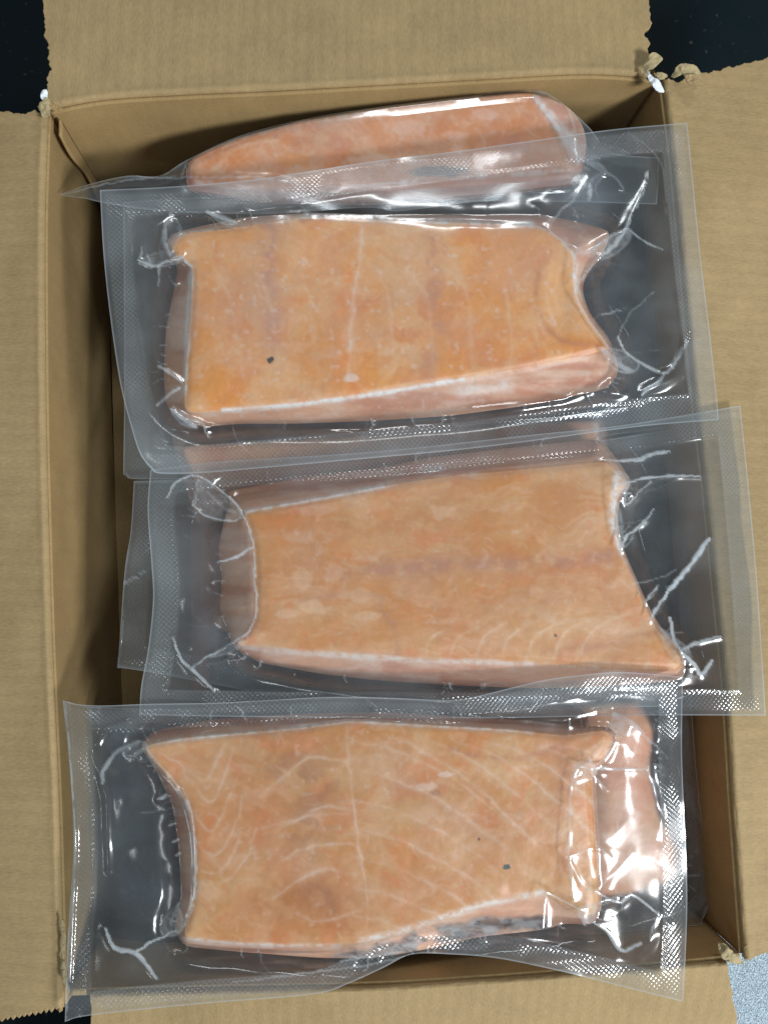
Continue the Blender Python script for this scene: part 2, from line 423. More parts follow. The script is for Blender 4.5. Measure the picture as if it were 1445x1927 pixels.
def scrap(name, poly, z0, curl, mat, seed, thick=0.0006, parent=box):
    """a small torn, curled piece of paper: outline in pixels, height rises along its long side"""
    poly = [tuple(q) for q in jag(list(poly) + [poly[0]], 2.2, 2.5, seed)][:-1]
    a = np.array(poly); x0, y0 = a.min(0) - 3; x1, y1 = a.max(0) + 3
    X, Y = np.meshgrid(np.arange(x0, x1, 1.5), np.arange(y0, y1, 1.5))
    sd = sdist(X, Y, poly)
    gy, gx = np.gradient(sd, 1.5); m = (sd < 0) & (sd > -2.2)
    X = np.where(m, X - sd * gx, X); Y = np.where(m, Y - sd * gy, Y)
    ok = sd > -1.6
    t = (X - x0) / (x1 - x0)
    z = z0 + curl * np.sin(t * 3.1) + (fbm(X, Y, 12, seed, 3) - .5) * 0.003
    Fq = quads(*X.shape); Fq = Fq[ok.ravel()[Fq].all(1)]
    o = up_ok(mesh_arrays(name, P(X, Y, z).reshape(-1, 3), Fq, mat, parent))
    s = o.modifiers.new('thickness', 'SOLIDIFY'); s.thickness = thick; s.offset = -1
    return o
scrap('torn_scrap', [(1218, 105), (1232, 98), (1247, 112), (1224, 130), (1205, 136)], 0.003, 0.003, TORN, 51)
scrap('torn_scrap', [(1262, 142), (1275, 122), (1290, 118), (1312, 126), (1318, 142), (1300, 154), (1285, 138), (1268, 146)], 0.003, 0.004, TORN, 52)
scrap('torn_scrap', [(1286, 138), (1318, 140), (1314, 148), (1296, 155)], 0.0075, 0.001, CARD_X, 53)
s_ = scrap('torn_liner', [(1217, 132), (1226, 141), (1240, 152), (1249, 166), (1249, 173), (1235, 170), (1222, 155)], 0.004, 0.002, WHITE, 54); s_['label'] = 'white outer paper curling from the torn corner'
scrap('torn_scrap', [(1231, 140), (1240, 133), (1256, 140), (1250, 148), (1238, 147)], 0.001, 0.002, TORN, 55)
scrap('torn_scrap', [(70, 200), (74, 190), (90, 185), (96, 200), (92, 214), (84, 219), (76, 212)], 0.002, 0.002, TORN, 56)
s_ = scrap('torn_liner', [(77, 184), (80, 170), (88, 167), (90, 178), (84, 187)], 0.002, 0.002, WHITE, 57); s_['label'] = 'white outer paper curling from the torn corner'
scrap('torn_scrap', [(92, 192), (104, 196), (118, 206), (106, 210), (94, 205)], 0.002, 0.001, CARD_W, 58)
scrap('torn_scrap', [(1352, 1774), (1362, 1778), (1378, 1792), (1400, 1812), (1385, 1815), (1362, 1808), (1354, 1798)], 0.001, 0.003, TORN, 59)
scrap('torn_scrap', [(113, 1735), (120, 1732), (124, 1760), (122, 1800), (124, 1850), (116, 1845), (113, 1820), (115, 1780)], 0.002, 0.002, TORN, 60)

# the glued seam that runs down the corner of the box
def seam(p, dx0, dx1, name='glue_tab'):
    a = P(p[0], p[1], 0.0)
    zs = np.linspace(-0.004, -DEPTH, 30); us = np.linspace(0, 1, 6)
    V = np.zeros((30, 6, 3))
    for i, z in enumerate(zs):
        for j, u in enumerate(us):
            V[i, j] = (a[0] + dx0 + (dx1 - dx0) * u, a[1] - 0.0022 - 0.010 * u * (1 + 0.2 * math.sin(i * .4)), z)
    o = mesh_arrays(name, V.reshape(-1, 3), quads(30, 6), CARD_W, box)
    s = o.modifiers.new('thickness', 'SOLIDIFY'); s.thickness = 0.0012
seam(RIM['tl'], 0.004, 0.0045)

# ------------------------------------------------------------------ packs
GROUP = 'vacuum packs of salmon in the box'

def fillet_height(f, x, y):
    sT = sdist(x, y, f['T']); sO = sdist(x, y, f['O'])
    dO = np.maximum(sO, 0); out = np.maximum(-sT, 0)
    t = np.where(out > 0, dO / (dO + out + 1e-6), 1.0)
    z = f['lo'] + (f['hi'] - f['lo']) * t ** f.get('steep', 0.75)
    s = np.maximum(sT, 0)
    z = z + np.where(sT > 0, f.get('dome', 0.0016) * (1 - np.exp(-s / 45)), 0)
    z = z - 0.0010 * np.exp(-(sT / 7) ** 2)
    z = z + f.get('lean', 0) * (260 - y)
    z = z + (fbm(x, y, 130, f['seed'], 2) - .5) * 0.0022 * sstep(-4, 30, sT)
    z = z + (fbm(x, y, 30, f['seed'] + 9, 2) - .5) * 0.0004
    for (cx, cy, rx, ry, dz) in f.get('dents', []):
        z = z - dz * np.exp(-(((x - cx) / rx) ** 2 + ((y - cy) / ry) ** 2)) * sstep(-8, 8, sT)
    return z, sT, sO, t

def mixc(a, b, t): return a * (1 - t[..., None]) + np.array(b) * t[..., None]

def fish_tone(f, x, y, sT, sO, t):
    sd = f['seed']
    wx = x + (fbm(x, y, 70, sd + 31) - .5) * 60; wy = y + (fbm(x, y, 70, sd + 37) - .5) * 60
    ax, ay = f.get('grain', (1.0, 1.0))
    deep = np.array(f.get('deep', (0.70, 0.265, 0.07))); pale = f.get('pale', (0.75, 0.42, 0.21)); pink = (0.62, 0.29, 0.17)
    C = np.zeros(x.shape + (3,)) + deep
    C = mixc(C, pale, sstep(0.30, 0.75, fbm(wx, wy, 85, sd + 1, 5, ax, ay, 0.6)) * 0.75)
    C = mixc(C, pink, sstep(0.38, 0.78, fbm(wx, wy, 120, sd + 2, 4, ay, ax)) * f.get('pinkness', 0.55))
    C = mixc(C, (0.82, 0.52, 0.34), sstep(0.42, 0.80, fbm(wx, wy, 30, sd + 3, 5, ax * 1.6, ay * .7, .55)) * 0.34)
    C = mixc(C, (0.70, 0.20, 0.05), sstep(0.50, 0.80, fbm(wx, wy, 48, sd + 4, 5, 1, 1, .6)) * 0.5)
    jn = fbm(x, y, 16, sd + 61, 2); jn2 = fbm(x, y, 16, sd + 67, 2); jn3 = fbm(x, y, 40, sd + 71, 2)
    for (pts, wd, col, st) in f.get('marks', []):
        pts = [tuple(q) for q in resample(pts, np.linspace(0, 1, 4 * len(pts)))] if len(pts) > 2 else pts
        jx = x * .85 + wx * .15 + (jn - .5) * 5; jy = y * .85 + wy * .15 + (jn2 - .5) * 5
        d, sl = dist_line(jx, jy, pts)
        if wd < 4: d = d / (0.55 + 0.9 * jn3); st = st * (0.35 + 0.65 * np.sin(np.pi * np.clip(sl, .06, .94)))
        n = 0.45 + 0.55 * sstep(0.35, 0.6, fbm(x, y, 26, sd + int(pts[0][0]) % 50, 3))
        C = mixc(C, col, np.minimum(1, 1) * (np.exp(-(d / wd) ** 2) * .75 + .25 * np.exp(-(d / (wd * 2.6)) ** 2)) * st * n)
    rs = random.Random(sd); xs = [q[0] for q in f['T']]; ys = [q[1] for q in f['T']]
    gang = f.get('fibre_angle', 80)
    for _ in range(f.get('fibres', 150)):       # short muscle fibres and ice curls
        x0 = rs.uniform(min(xs), max(xs)); y0 = rs.uniform(min(ys), max(ys)); L = rs.uniform(10, 46)
        a0 = math.radians(gang + rs.gauss(0, 22)); a1 = a0 + rs.uniform(-.8, .8)
        p = [(x0, y0), (x0 + math.cos(a0) * L * .5, y0 + math.sin(a0) * L * .5), (x0 + math.cos(a0) * L * .5 + math.cos(a1) * L * .5, y0 + math.sin(a0) * L * .5 + math.sin(a1) * L * .5)]
        lo_x, hi_x = sorted((p[0][0], p[2][0])); lo_y, hi_y = sorted((p[0][1], p[2][1]))
        i0, i1 = np.searchsorted(y[:, 0], [lo_y - 9, hi_y + 9]); k0, k1 = np.searchsorted(x[0], [lo_x - 9, hi_x + 9])
        if i1 - i0 < 2 or k1 - k0 < 2: continue
        d, sl = dist_line(x[i0:i1, k0:k1], y[i0:i1, k0:k1], p)
        up = rs.random() < .7; wdt = rs.uniform(1.2, 3.2)
        C[i0:i1, k0:k1] = mixc(C[i0:i1, k0:k1], (.86, .62, .44) if up else (.62, .20, .05), np.exp(-(d / wdt) ** 2) * np.sin(np.pi * np.clip(sl, .05, .95)) * rs.uniform(.06, .24))
    for (cx, cy, rx, ry, col, st) in f.get('spots', []):
        q = np.hypot((x - cx) / rx, (y - cy) / ry) + (fbm(x, y, max(rx * .5, 3), sd + int(cx) % 40, 2) - .5) * 0.7
        C = mixc(C, col, (1 - sstep(0.60 if rx > 9 else .7, 1.05, q)) * st * (.8 if rx > 9 else 1))
    # side walls: pinker, with frost
    side = sstep(0, 6, -sT)
    sidec = mixc(np.zeros(x.shape + (3,)) + np.array(f.get('side', (0.72, 0.40, 0.26))), (0.60, 0.28, 0.18), sstep(.4, .7, fbm(x, y, 60, sd + 6, 3, 2.5, 0.5)))
    sidec = mixc(sidec, (0.80, 0.58, 0.46), sstep(.42, .8, fbm(x, y, 26, sd + 8, 5, 2.2, 0.6)) * 0.6)
    C = C * (1 - side[..., None]) + sidec * side[..., None]
    # frost on the cut edge
    fn = fbm(x, y, 70, sd + 12, 4); fw = 1.6 + 4.5 * sstep(.35, .7, fn)
    fr = np.exp(-((sT + 1.5) / fw) ** 2) * (0.25 + 0.7 * sstep(.3, .65, fbm(x, y, 11, sd + 13, 3))) * (.2 + .8 * sstep(.35, .6, fbm(x, y, 120, sd + 14, 2)))
    fr = np.maximum(fr, sstep(.68, .85, fbm(x, y, 13, sd + 15, 3)) * 0.2)
    C = mixc(C, (0.84, 0.80, 0.76), np.clip(fr * f.get('frost', 1), 0, 1))
    for (pts, wd, st) in f.get('frostlines', []):
        d, _ = dist_line(x, y, pts)
        C = mixc(C, (0.86, 0.84, 0.82), np.exp(-(d / wd) ** 2) * st * (0.4 + 0.6 * sstep(.35, .6, fbm(x, y, 10, sd + 19, 3))))
    for (pts, wd, st) in f.get('skinlines', []):
        d, sl = dist_line(x, y, pts)
        k = (1 - sstep(wd * .5, wd * 1.3, d + (fbm(x, y, 30, sd + 33, 3) - .5) * wd * 1.2)) * st * sstep(0, .2, sl) * sstep(.22, .45, fbm(x, y, 36, sd + 34, 3, 1.6, .8))
        C = mixc(C, (0.10, 0.10, 0.11), k)
        C = mixc(C, (0.55, 0.55, 0.56), k * sstep(.42, .75, fbm(x, y, 16, sd + 23, 4, 1.8, .7)) * .8)
        C = mixc(C, (0.03, 0.03, 0.035), k * sstep(.50, .72, fbm(x, y, 12, sd + 29, 3, 1.5, .8)) * .8)
    return C

def skin_tone(f, x, y, sT, sO, t):
    sd = f['seed']
    C = np.zeros(x.shape + (3,)) + np.array(f.get('skin', (0.020, 0.024, 0.034)))
    C = mixc(C, (0.07, 0.085, 0.11), sstep(.45, .75, fbm(x, y, 90, sd + 1, 4, 2, .7)))
    C = mixc(C, (0.14, 0.15, 0.17), sstep(.62, .8, fbm(x, y, 8, sd + 2, 3)) * 0.35)
    for (cx, cy, rx, ry, col, st) in f.get('spots', []):
        q = np.hypot((x - cx) / rx, (y - cy) / ry) + (fbm(x, y, max(rx * .5, 3), sd + int(cx) % 40, 2) - .5) * 0.7
        C = mixc(C, col, (1 - sstep(0.5, 1.0, q)) * st)
    return mixc(C, (0.40, 0.16, 0.11), sstep(0, 14, -sT) * f.get('flank', 0.7))

def build_fillet(f, parent, step=2.0):
    a = np.array(f['O']); x0, y0 = a.min(0) - 6; x1, y1 = a.max(0) + 6
    X, Y = np.meshgrid(np.arange(x0, x1, step), np.arange(y0, y1, step))
    z, sT, sO, t = fillet_height(f, X, Y)
    gy, gx = np.gradient(sO, step); m = (sO < 0) & (sO > -step * 1.5)
    gl = np.hypot(gx, gy) + 1e-6
    Xs = np.where(m, X - sO * gx / gl, X); Ys = np.where(m, Y - sO * gy / gl, Y)
    ok = sO > -step * 1.05
    Fq = quads(*X.shape)[:, ::-1]; Fq = Fq[ok.ravel()[Fq].all(1)]
    tone = (skin_tone if f.get('kind') == 'skin' else fish_tone)(f, X, Y, sT, sO, t)
    z = np.where(sO <= 0, f['lo'], z)
    o = up_ok(mesh_arrays('fillet', P(Xs, Ys, z).reshape(-1, 3), Fq, SKIN if f.get('kind') == 'skin' else FISH, parent, colattr={'tone': np.clip(tone, 0, 1)}))
    return o

def pack(label, bag, fillets, seal_z, creases=(), step=2.8, seal_w=46, tilt=None, seed=1, blisters=(), fold_lines=(), hz=1.0, margin=9, grow=1, webs=(), micro=60, und=1.0):
    e = empty('vacuum_pack', (0, 0, 0), label, 'vacuum pack', GROUP)
    top, bottom, left, right = bag
    w_ = math.hypot(top[-1][0] - top[0][0], top[-1][1] - top[0][1]); h_ = max(math.hypot(q[-1][0] - q[0][0], q[-1][1] - q[0][1]) for q in (left, right))
    def spaced(L):
        n = max(int(L / step), 8); t = np.linspace(0, 1, n)
        e0 = np.array([0, 1.4, 2.8]) / L
        return np.unique(np.concatenate([e0, t[2:-2], 1 - e0]))
    us, vs = spaced(w_), spaced(h_)
    px, py = coons(top, bottom, left, right, us, vs)
    outline = [tuple(q) for q in np.concatenate([np.stack([px[0], py[0]], -1)[::8], np.stack([px[:, -1], py[:, -1]], -1)[::8],
               np.stack([px[-1], py[-1]], -1)[::-8], np.stack([px[:, 0], py[:, 0]], -1)[::-8]])]
    de, _ = dist_line(px, py, outline + [outline[0]])
    U = (us[None] + 0 * px); V_ = (vs[:, None] + 0 * px)
    zs = np.zeros_like(px) + seal_z
    if tilt is not None:   # z added at tl, tr, bl, br
        zs += tilt[0] * (1 - U) * (1 - V_) + tilt[1] * U * (1 - V_) + tilt[2] * (1 - U) * V_ + tilt[3] * U * V_
    zs += (fbm(px, py, 230, seed, 2) - .5) * 0.006
    zs += (fbm(px, py, 70, seed + 5, 2) - .5) * 0.0020 * und
    flat = zs.copy()
    zf = np.full(px.shape, -1.0); sOm = np.full(px.shape, -1e3); sTm = np.full(px.shape, -1e3)
    for f in fillets:
        z1, sT, sO, t = fillet_height(f, px, py)
        zf = np.where(sO > 0, np.maximum(zf, z1), zf); sOm = np.maximum(sOm, sO); sTm = np.maximum(sTm, sT)
    for _ in range(2):      # keep the film above the steep sides
        q = np.pad(zf, 1, mode='edge')
        zf = np.max([q[a_:a_ + zf.shape[0], b_:b_ + zf.shape[1]] for a_ in range(3) for b_ in range(3)], 0) if _ < grow else zf
    # where the film leaves the fillet it stretches down to the seal plane
    near = np.exp(-np.maximum(-sOm, 0) / 16) * sstep(seal_w * .6, seal_w * 1.5, de)
    zs = zs + 0.0030 * near
    zf = zf + 0.0006
    k = 0.0012
    z = np.where(sOm > 0, np.maximum(zf, zs) + k * np.exp(-np.abs(zf - zs) / k) * 0.6, zs)
    free = sstep(0, 22, -sTm)
    rid = 1 - np.abs(fbm(px, py, 46, seed + 8, 3) * 2 - 1)
    inner = sstep(seal_w - 4, seal_w + 26, de)
    z = z + free * inner * ((fbm(px, py, 70, seed + 9, 2) - .5) * 0.0016 * und)
    haze = (0.004 + 0.075 * sstep(.35, .75, fbm(px, py, 150, seed + 11, 4))) * hz + 0 * px
    
    # thin stretched-film membranes between the creases
    for (poly, st) in webs:
        sw = sdist(px, py, rounded(poly))
        tex = 0.35 + 1.1 * np.abs(fbm(px, py, 13, seed + 41, 3, 1.0, 1.0) * 2 - 1)
        haze = np.maximum(haze, sstep(-2, 4, sw) * st * tex); haze += np.exp(-(sw / 1.6) ** 2) * .25 * st / .3
        z += sstep(-3, 6, sw) * 0.0006 * fbm(px, py, 15, seed + 42, 2)
    # short pleats radiating from the fillet
    rs = random.Random(seed * 7); creases = list(creases)
    if micro:
        O_ = fillets[0]['O']; cx_ = sum(q[0] for q in O_) / len(O_); cy_ = sum(q[1] for q in O_) / len(O_)
        for _ in range(micro):
            i = rs.randrange(len(O_)); a, b = O_[i], O_[(i + 1) % len(O_)]; t = rs.random()
            x0, y0 = a[0] + (b[0] - a[0]) * t, a[1] + (b[1] - a[1]) * t
            ex, ey = b[0] - a[0], b[1] - a[1]; L = math.hypot(ex, ey) + 1e-6; nx, ny = ey / L, -ex / L
            if nx * (x0 - cx_) + ny * (y0 - cy_) < 0: nx, ny = -nx, -ny
            sk = rs.uniform(-1.0, 1.0); l = rs.uniform(5, 26) if _ % 5 else rs.uniform(35, 85)
            creases.append(([(x0 - nx * 4, y0 - ny * 4), (x0 + (nx + sk * -ny * .5) * l * .5, y0 + (ny + sk * nx * .5) * l * .5), (x0 + (nx + sk * -ny) * l, y0 + (ny + sk * nx) * l)], rs.uniform(1.2, 2.8), rs.uniform(.15, .5) if _ % 5 else rs.uniform(.08, .2), 0.8))
    for cr in creases:
        pts, wd = cr[0], cr[1]; st = cr[2] if len(cr) > 2 else 1.0; w2 = cr[3] if len(cr) > 3 else wd
        x0 = min(q[0] for q in pts) - 30; x1 = max(q[0] for q in pts) + 30; y0 = min(q[1] for q in pts) - 30; y1 = max(q[1] for q in pts) + 30
        m = (px > x0) & (px < x1) & (py > y0) & (py < y1)
        if not m.any(): continue
        xx, yy = px[m], py[m]
        wob = (fbm(xx, yy, 14, seed + 21, 2) - .5) * 6
        if len(pts) > 2: pts = [tuple(q) for q in resample(pts, np.linspace(0, 1, 3 * len(pts)))]
        d, s = dist_line(xx + wob, yy + wob * .6, pts); d0 = dist_line(xx, yy, pts)[0]
        ww = (wd + (w2 - wd) * s) * (0.35 + 1.1 * fbm(xx, yy, 20, seed + 22, 3)) * 0.52 * (0.55 + 0.45 * np.sin(np.pi * np.clip(s * .9 + .1, 0, 1)))
        g_ = np.exp(-(d / (ww + 1.0)) ** 2)
        z[m] += np.exp(-(d0 / (wd * .6 + 2.5)) ** 2) * (0.0003 + 0.00006 * wd) * min(1, st * 1.3) + np.exp(-(d0 / (wd * 2 + 6)) ** 2) * 0.0005 * min(1, st * 1.3)
        core = 1 - sstep(ww * 0.7, ww * 1.1 + 1.0, d)
        haze[m] = np.maximum(haze[m], core * (0.55 + 0.35 * fbm(xx, yy, 9, seed + 23, 2)) * st)
    for (pts, wd, amp) in fold_lines:      # soft folds that catch the light
        d, _ = dist_line(px, py, pts)
        z = z + np.exp(-(d / wd) ** 2) * amp
    for (cx, cy, rx, ry, amp) in blisters:
        z = z + amp * np.exp(-(((px - cx) / rx) ** 2 + ((py - cy) / ry) ** 2))
    # raised rim where the seal begins
    z = z + 0.0006 * np.exp(-((de - seal_w) / 4) ** 2)
    haze = haze * (1 - .6 * sstep(0, 20, sTm) * (haze < .12))
    haze += 0.035 * np.exp(-((de - seal_w) / 2.5) ** 2)
    band = 1 - sstep(seal_w - 2, seal_w + 2, de)
    haze += 0.022 * band
    emb = band * sstep(margin - 3, margin + 3, de)
    emb = emb * (0.35 + 0.65 * sstep(.35, .55, fbm(px, py, 110, seed + 25, 2)))
    edge = 1 - sstep(1.2, 2.9, de)
    haze = np.clip(haze + edge * 0.30, 0, 0.9)  # bright refraction along the cut edge, put into the haze
    V = P(px, py, z).reshape(-1, 3)
    Fq = quads(*px.shape)[:, ::-1]
    isb = (de.ravel()[Fq].mean(1) < seal_w)
    at = {'haze': haze, 'emboss': emb}
    up_ok(mesh_arrays('film', V, Fq[~isb], FILM, e, attrs=at))
    up_ok(mesh_arrays('seal_band', V, Fq[isb], SEAL, e, attrs=at))
    # the under-sheet, coarse
    sl = slice(None, None, 6)
    ii = np.unique(np.append(np.arange(0, px.shape[0], 6), px.shape[0] - 1)); jj = np.unique(np.append(np.arange(0, px.shape[1], 6), px.shape[1] - 1))
    bx, by = px[np.ix_(ii, jj)], py[np.ix_(ii, jj)]; bz = flat[np.ix_(ii, jj)] - 0.0008
    bo = sOm[np.ix_(ii, jj)]; lo = min(f['lo'] for f in fillets)
    bz = bz + (lo - 0.0008 - bz) * sstep(-30, 2, bo)
    up_ok(mesh_arrays('backing_film', P(bx, by, bz).reshape(-1, 3), quads(*bx.shape)[:, ::-1], BACK, e, attrs={'haze': bz * 0 + 0.015}))
    for f in fillets: build_fillet(f, e, f.get('step', 2.0))
    return e

WL = (0.84, 0.60, 0.42)    # fat lines
BR = (0.50, 0.24, 0.14)    # bruised brown
# ---- A: behind, leaning on the far wall
A = dict(seed=101, fibre_angle=60, fibres=260, deep=(.70, .24, .07), pale=(.78, .42, .26), lean=0.00005, lo=-0.016, hi=-0.010, steep=0.8, pinkness=0.8, frost=0.6, side=(0.66, 0.30, 0.20),
         T=rounded([(356, 306), (385, 288), (445, 264), (560, 232), (700, 208), (860, 188), (990, 175), (1012, 180), (1060, 240), (1088, 285), (1085, 318), (900, 330), (700, 345), (500, 350), (360, 340)]),
         O=rounded([(350, 305), (382, 285), (445, 260), (560, 228), (700, 204), (860, 184), (990, 172), (1030, 180), (1070, 200), (1096, 232), (1104, 265), (1102, 310), (1085, 350), (900, 372), (700, 385), (500, 382), (352, 360)]),
         marks=[([(400, 320), (440, 280), (520, 262)], 5, WL, .5), ([(560, 250), (700, 290), (800, 300)], 6, WL, .35)],
         spots=[(820, 322, 70, 12, (0.10, 0.12, 0.12), .9), (760, 240, 40, 18, (.86, .56, .44), .5), (640, 270, 34, 16, (.62, .24, .14), .6), (960, 270, 50, 20, (.60, .25, .17), .6), (560, 300, 40, 16, (.78, .28, .05), .6), (690, 300, 50, 12, (.86, .60, .48), .45), (520, 257, 6, 5, BR, .7), (910, 215, 30, 14, (.85, .55, .45), .5), (860, 255, 26, 12, (.85, .55, .45), .4)],
         frostlines=[([(1008, 182), (1040, 225), (1075, 280), (1085, 300)], 8, 0.8)])
pack('salmon pack standing behind the others against the far box wall, rounded fillet end uncovered',
     ([(115, 364), (170, 345), (240, 330), (300, 330), (352, 300), (445, 257), (560, 226), (700, 202), (860, 182), (990, 169), (1040, 180), (1105, 235), (1150, 285), (1240, 296)],
      [(115, 368), (160, 373), (190, 380), (300, 396), (500, 402), (690, 390), (750, 397), (900, 379), (1050, 379), (1236, 384)],
      [(115, 364), (114, 366), (115, 368)], [(1240, 296), (1239, 340), (1236, 384)]),
     [A], -0.0155, tilt=(-.002, .003, .004, .006),
     creases=[([(1005, 180), (1045, 230), (1085, 290), (1140, 325)], 7, .55), ([(1090, 300), (1130, 310), (1140, 325)], 8, .6), ([(1012, 184), (1060, 262), (1082, 318)], 4, .5), ([(1070, 205), (1085, 250), (1088, 300), (1110, 320)], 3, .45), ([(1050, 240), (1090, 262), (1128, 300)], 3, .4), ([(1082, 300), (1075, 330), (1082, 352)], 5, .5), ([(1128, 318), (1160, 335), (1175, 360)], 4, .5), ([(1135, 325), (1120, 350), (1126, 372)], 3, .5), ([(1098, 245), (1106, 290), (1125, 315)], 3, .4), ([(1140, 320), (1100, 345), (1085, 370)], 4, .5),
              ([(340, 335), (350, 305)], 3, .5), ([(240, 325), (290, 335), (330, 330)], 3, .5), ([(115, 366), (240, 338), (340, 334), (430, 332), (520, 338), (600, 360), (690, 386)], 2.5, .5)],
     seal_w=19, grow=2, micro=0, webs=[([(1010, 182), (1045, 215), (1098, 270), (1140, 322), (1100, 300), (1070, 270), (1040, 225)], .22)], seed=11, margin=100, step=3.0, hz=.2)

# ---- lower layer
E = dict(seed=201, kind='skin', lo=-0.075, hi=-0.045, steep=.8, step=4, skin=(0.035, 0.048, 0.062), flank=.4,
         T=rounded([(330, 400), (700, 380), (1110, 300), (1262, 290), (1285, 700), (1130, 790), (700, 800), (330, 790)]),
         O=rounded([(300, 380), (700, 360), (1110, 270), (1285, 265), (1305, 720), (1140, 830), (700, 840), (300, 830)]))
pack('lower salmon pack lying dark skin upward beneath the pale fillet with the straight seam line',
     ([(232, 380), (600, 350), (1300, 250)], [(232, 893), (280, 902), (600, 890), (1290, 800)], [(232, 380), (234, 700), (232, 893)], [(1300, 250), (1310, 500), (1290, 800)]),
     [E], -0.040, step=6, seed=21, hz=1.2)
K = dict(seed=203, lo=-0.060, hi=-0.034, step=4, side=(.5, .22, .16), frost=.6, deep=(.60, .24, .12), pinkness=.8,
         T=rounded([(340, 840), (700, 820), (1120, 790), (1130, 860), (700, 920), (400, 960)]),
         O=rounded([(320, 815), (700, 795), (1140, 775), (1150, 900), (700, 950), (370, 990)]))
Fd = dict(seed=205, kind='skin', lo=-0.080, hi=-0.048, steep=.8, step=4, skin=(0.022, 0.021, 0.024), flank=.8,
         T=rounded([(400, 1000), (700, 985), (1270, 850), (1296, 1290), (700, 1310), (400, 1290)]),
         O=rounded([(360, 960), (700, 950), (1290, 820), (1312, 1320), (700, 1340), (360, 1310)]),
         spots=[(395, 1090, 60, 130, (0.30, 0.13, 0.10), .9), (425, 1150, 30, 40, (0.62, 0.32, 0.18), .8)])
pack('lower salmon pack beneath the middle pack, clear bag edge poking out beside the brown wall',
     ([(252, 905), (700, 890), (1318, 800)], [(222, 1258), (262, 1262), (700, 1330), (1318, 1330)], [(252, 905), (246, 1000), (234, 1080), (222, 1258)], [(1318, 800), (1325, 1100), (1318, 1330)]),
     [Fd, K], -0.030, creases=[([(228, 1100), (250, 1090), (272, 1075)], 5, .5)], step=6, seed=23, hz=1.2)
G = dict(seed=207, lo=-0.064, hi=-0.032, step=3, side=(.62, .28, .2), frost=.2, deep=(.74, .30, .16), pinkness=.9, dome=.005,
         T=rounded([(900, 1330), (1190, 1320), (1225, 1370), (1215, 1450), (1235, 1540), (1275, 1590), (1280, 1650), (1180, 1680), (900, 1690)]),
         O=rounded([(880, 1310), (1205, 1300), (1245, 1370), (1232, 1450), (1255, 1520), (1292, 1580), (1296, 1670), (1180, 1710), (880, 1720)]))
G2 = dict(seed=209, kind='skin', lo=-0.080, hi=-0.050, steep=.8, step=4, skin=(0.010, 0.014, 0.026), flank=.2,
         T=rounded([(195, 1370), (860, 1370), (860, 1730), (330, 1800), (195, 1740)]),
         O=rounded([(170, 1340), (890, 1340), (890, 1800), (330, 1825), (170, 1770)]))
pack('lower salmon pack half hidden beneath the bottom pack, rounded pink fillet end showing',
     ([(850, 1300), (1100, 1290), (1300, 1300)], [(850, 1760), (1100, 1760), (1318, 1742)], [(850, 1300), (850, 1500), (850, 1760)], [(1300, 1300), (1308, 1420), (1322, 1560), (1334, 1690), (1318, 1742)]),
     [G], -0.036, step=4, seed=27, hz=1.0, blisters=[(1180, 1430, 26, 90, .003)], und=.5)
pack('lower salmon pack of near-black skin showing through the end of the bottom pack',
     ([(150, 1330), (500, 1340), (900, 1330)], [(150, 1790), (500, 1835), (900, 1820)], [(150, 1330), (150, 1500), (150, 1790)], [(900, 1330), (900, 1500), (900, 1820)]),
     [G2], -0.048, step=6, seed=29, hz=.7)

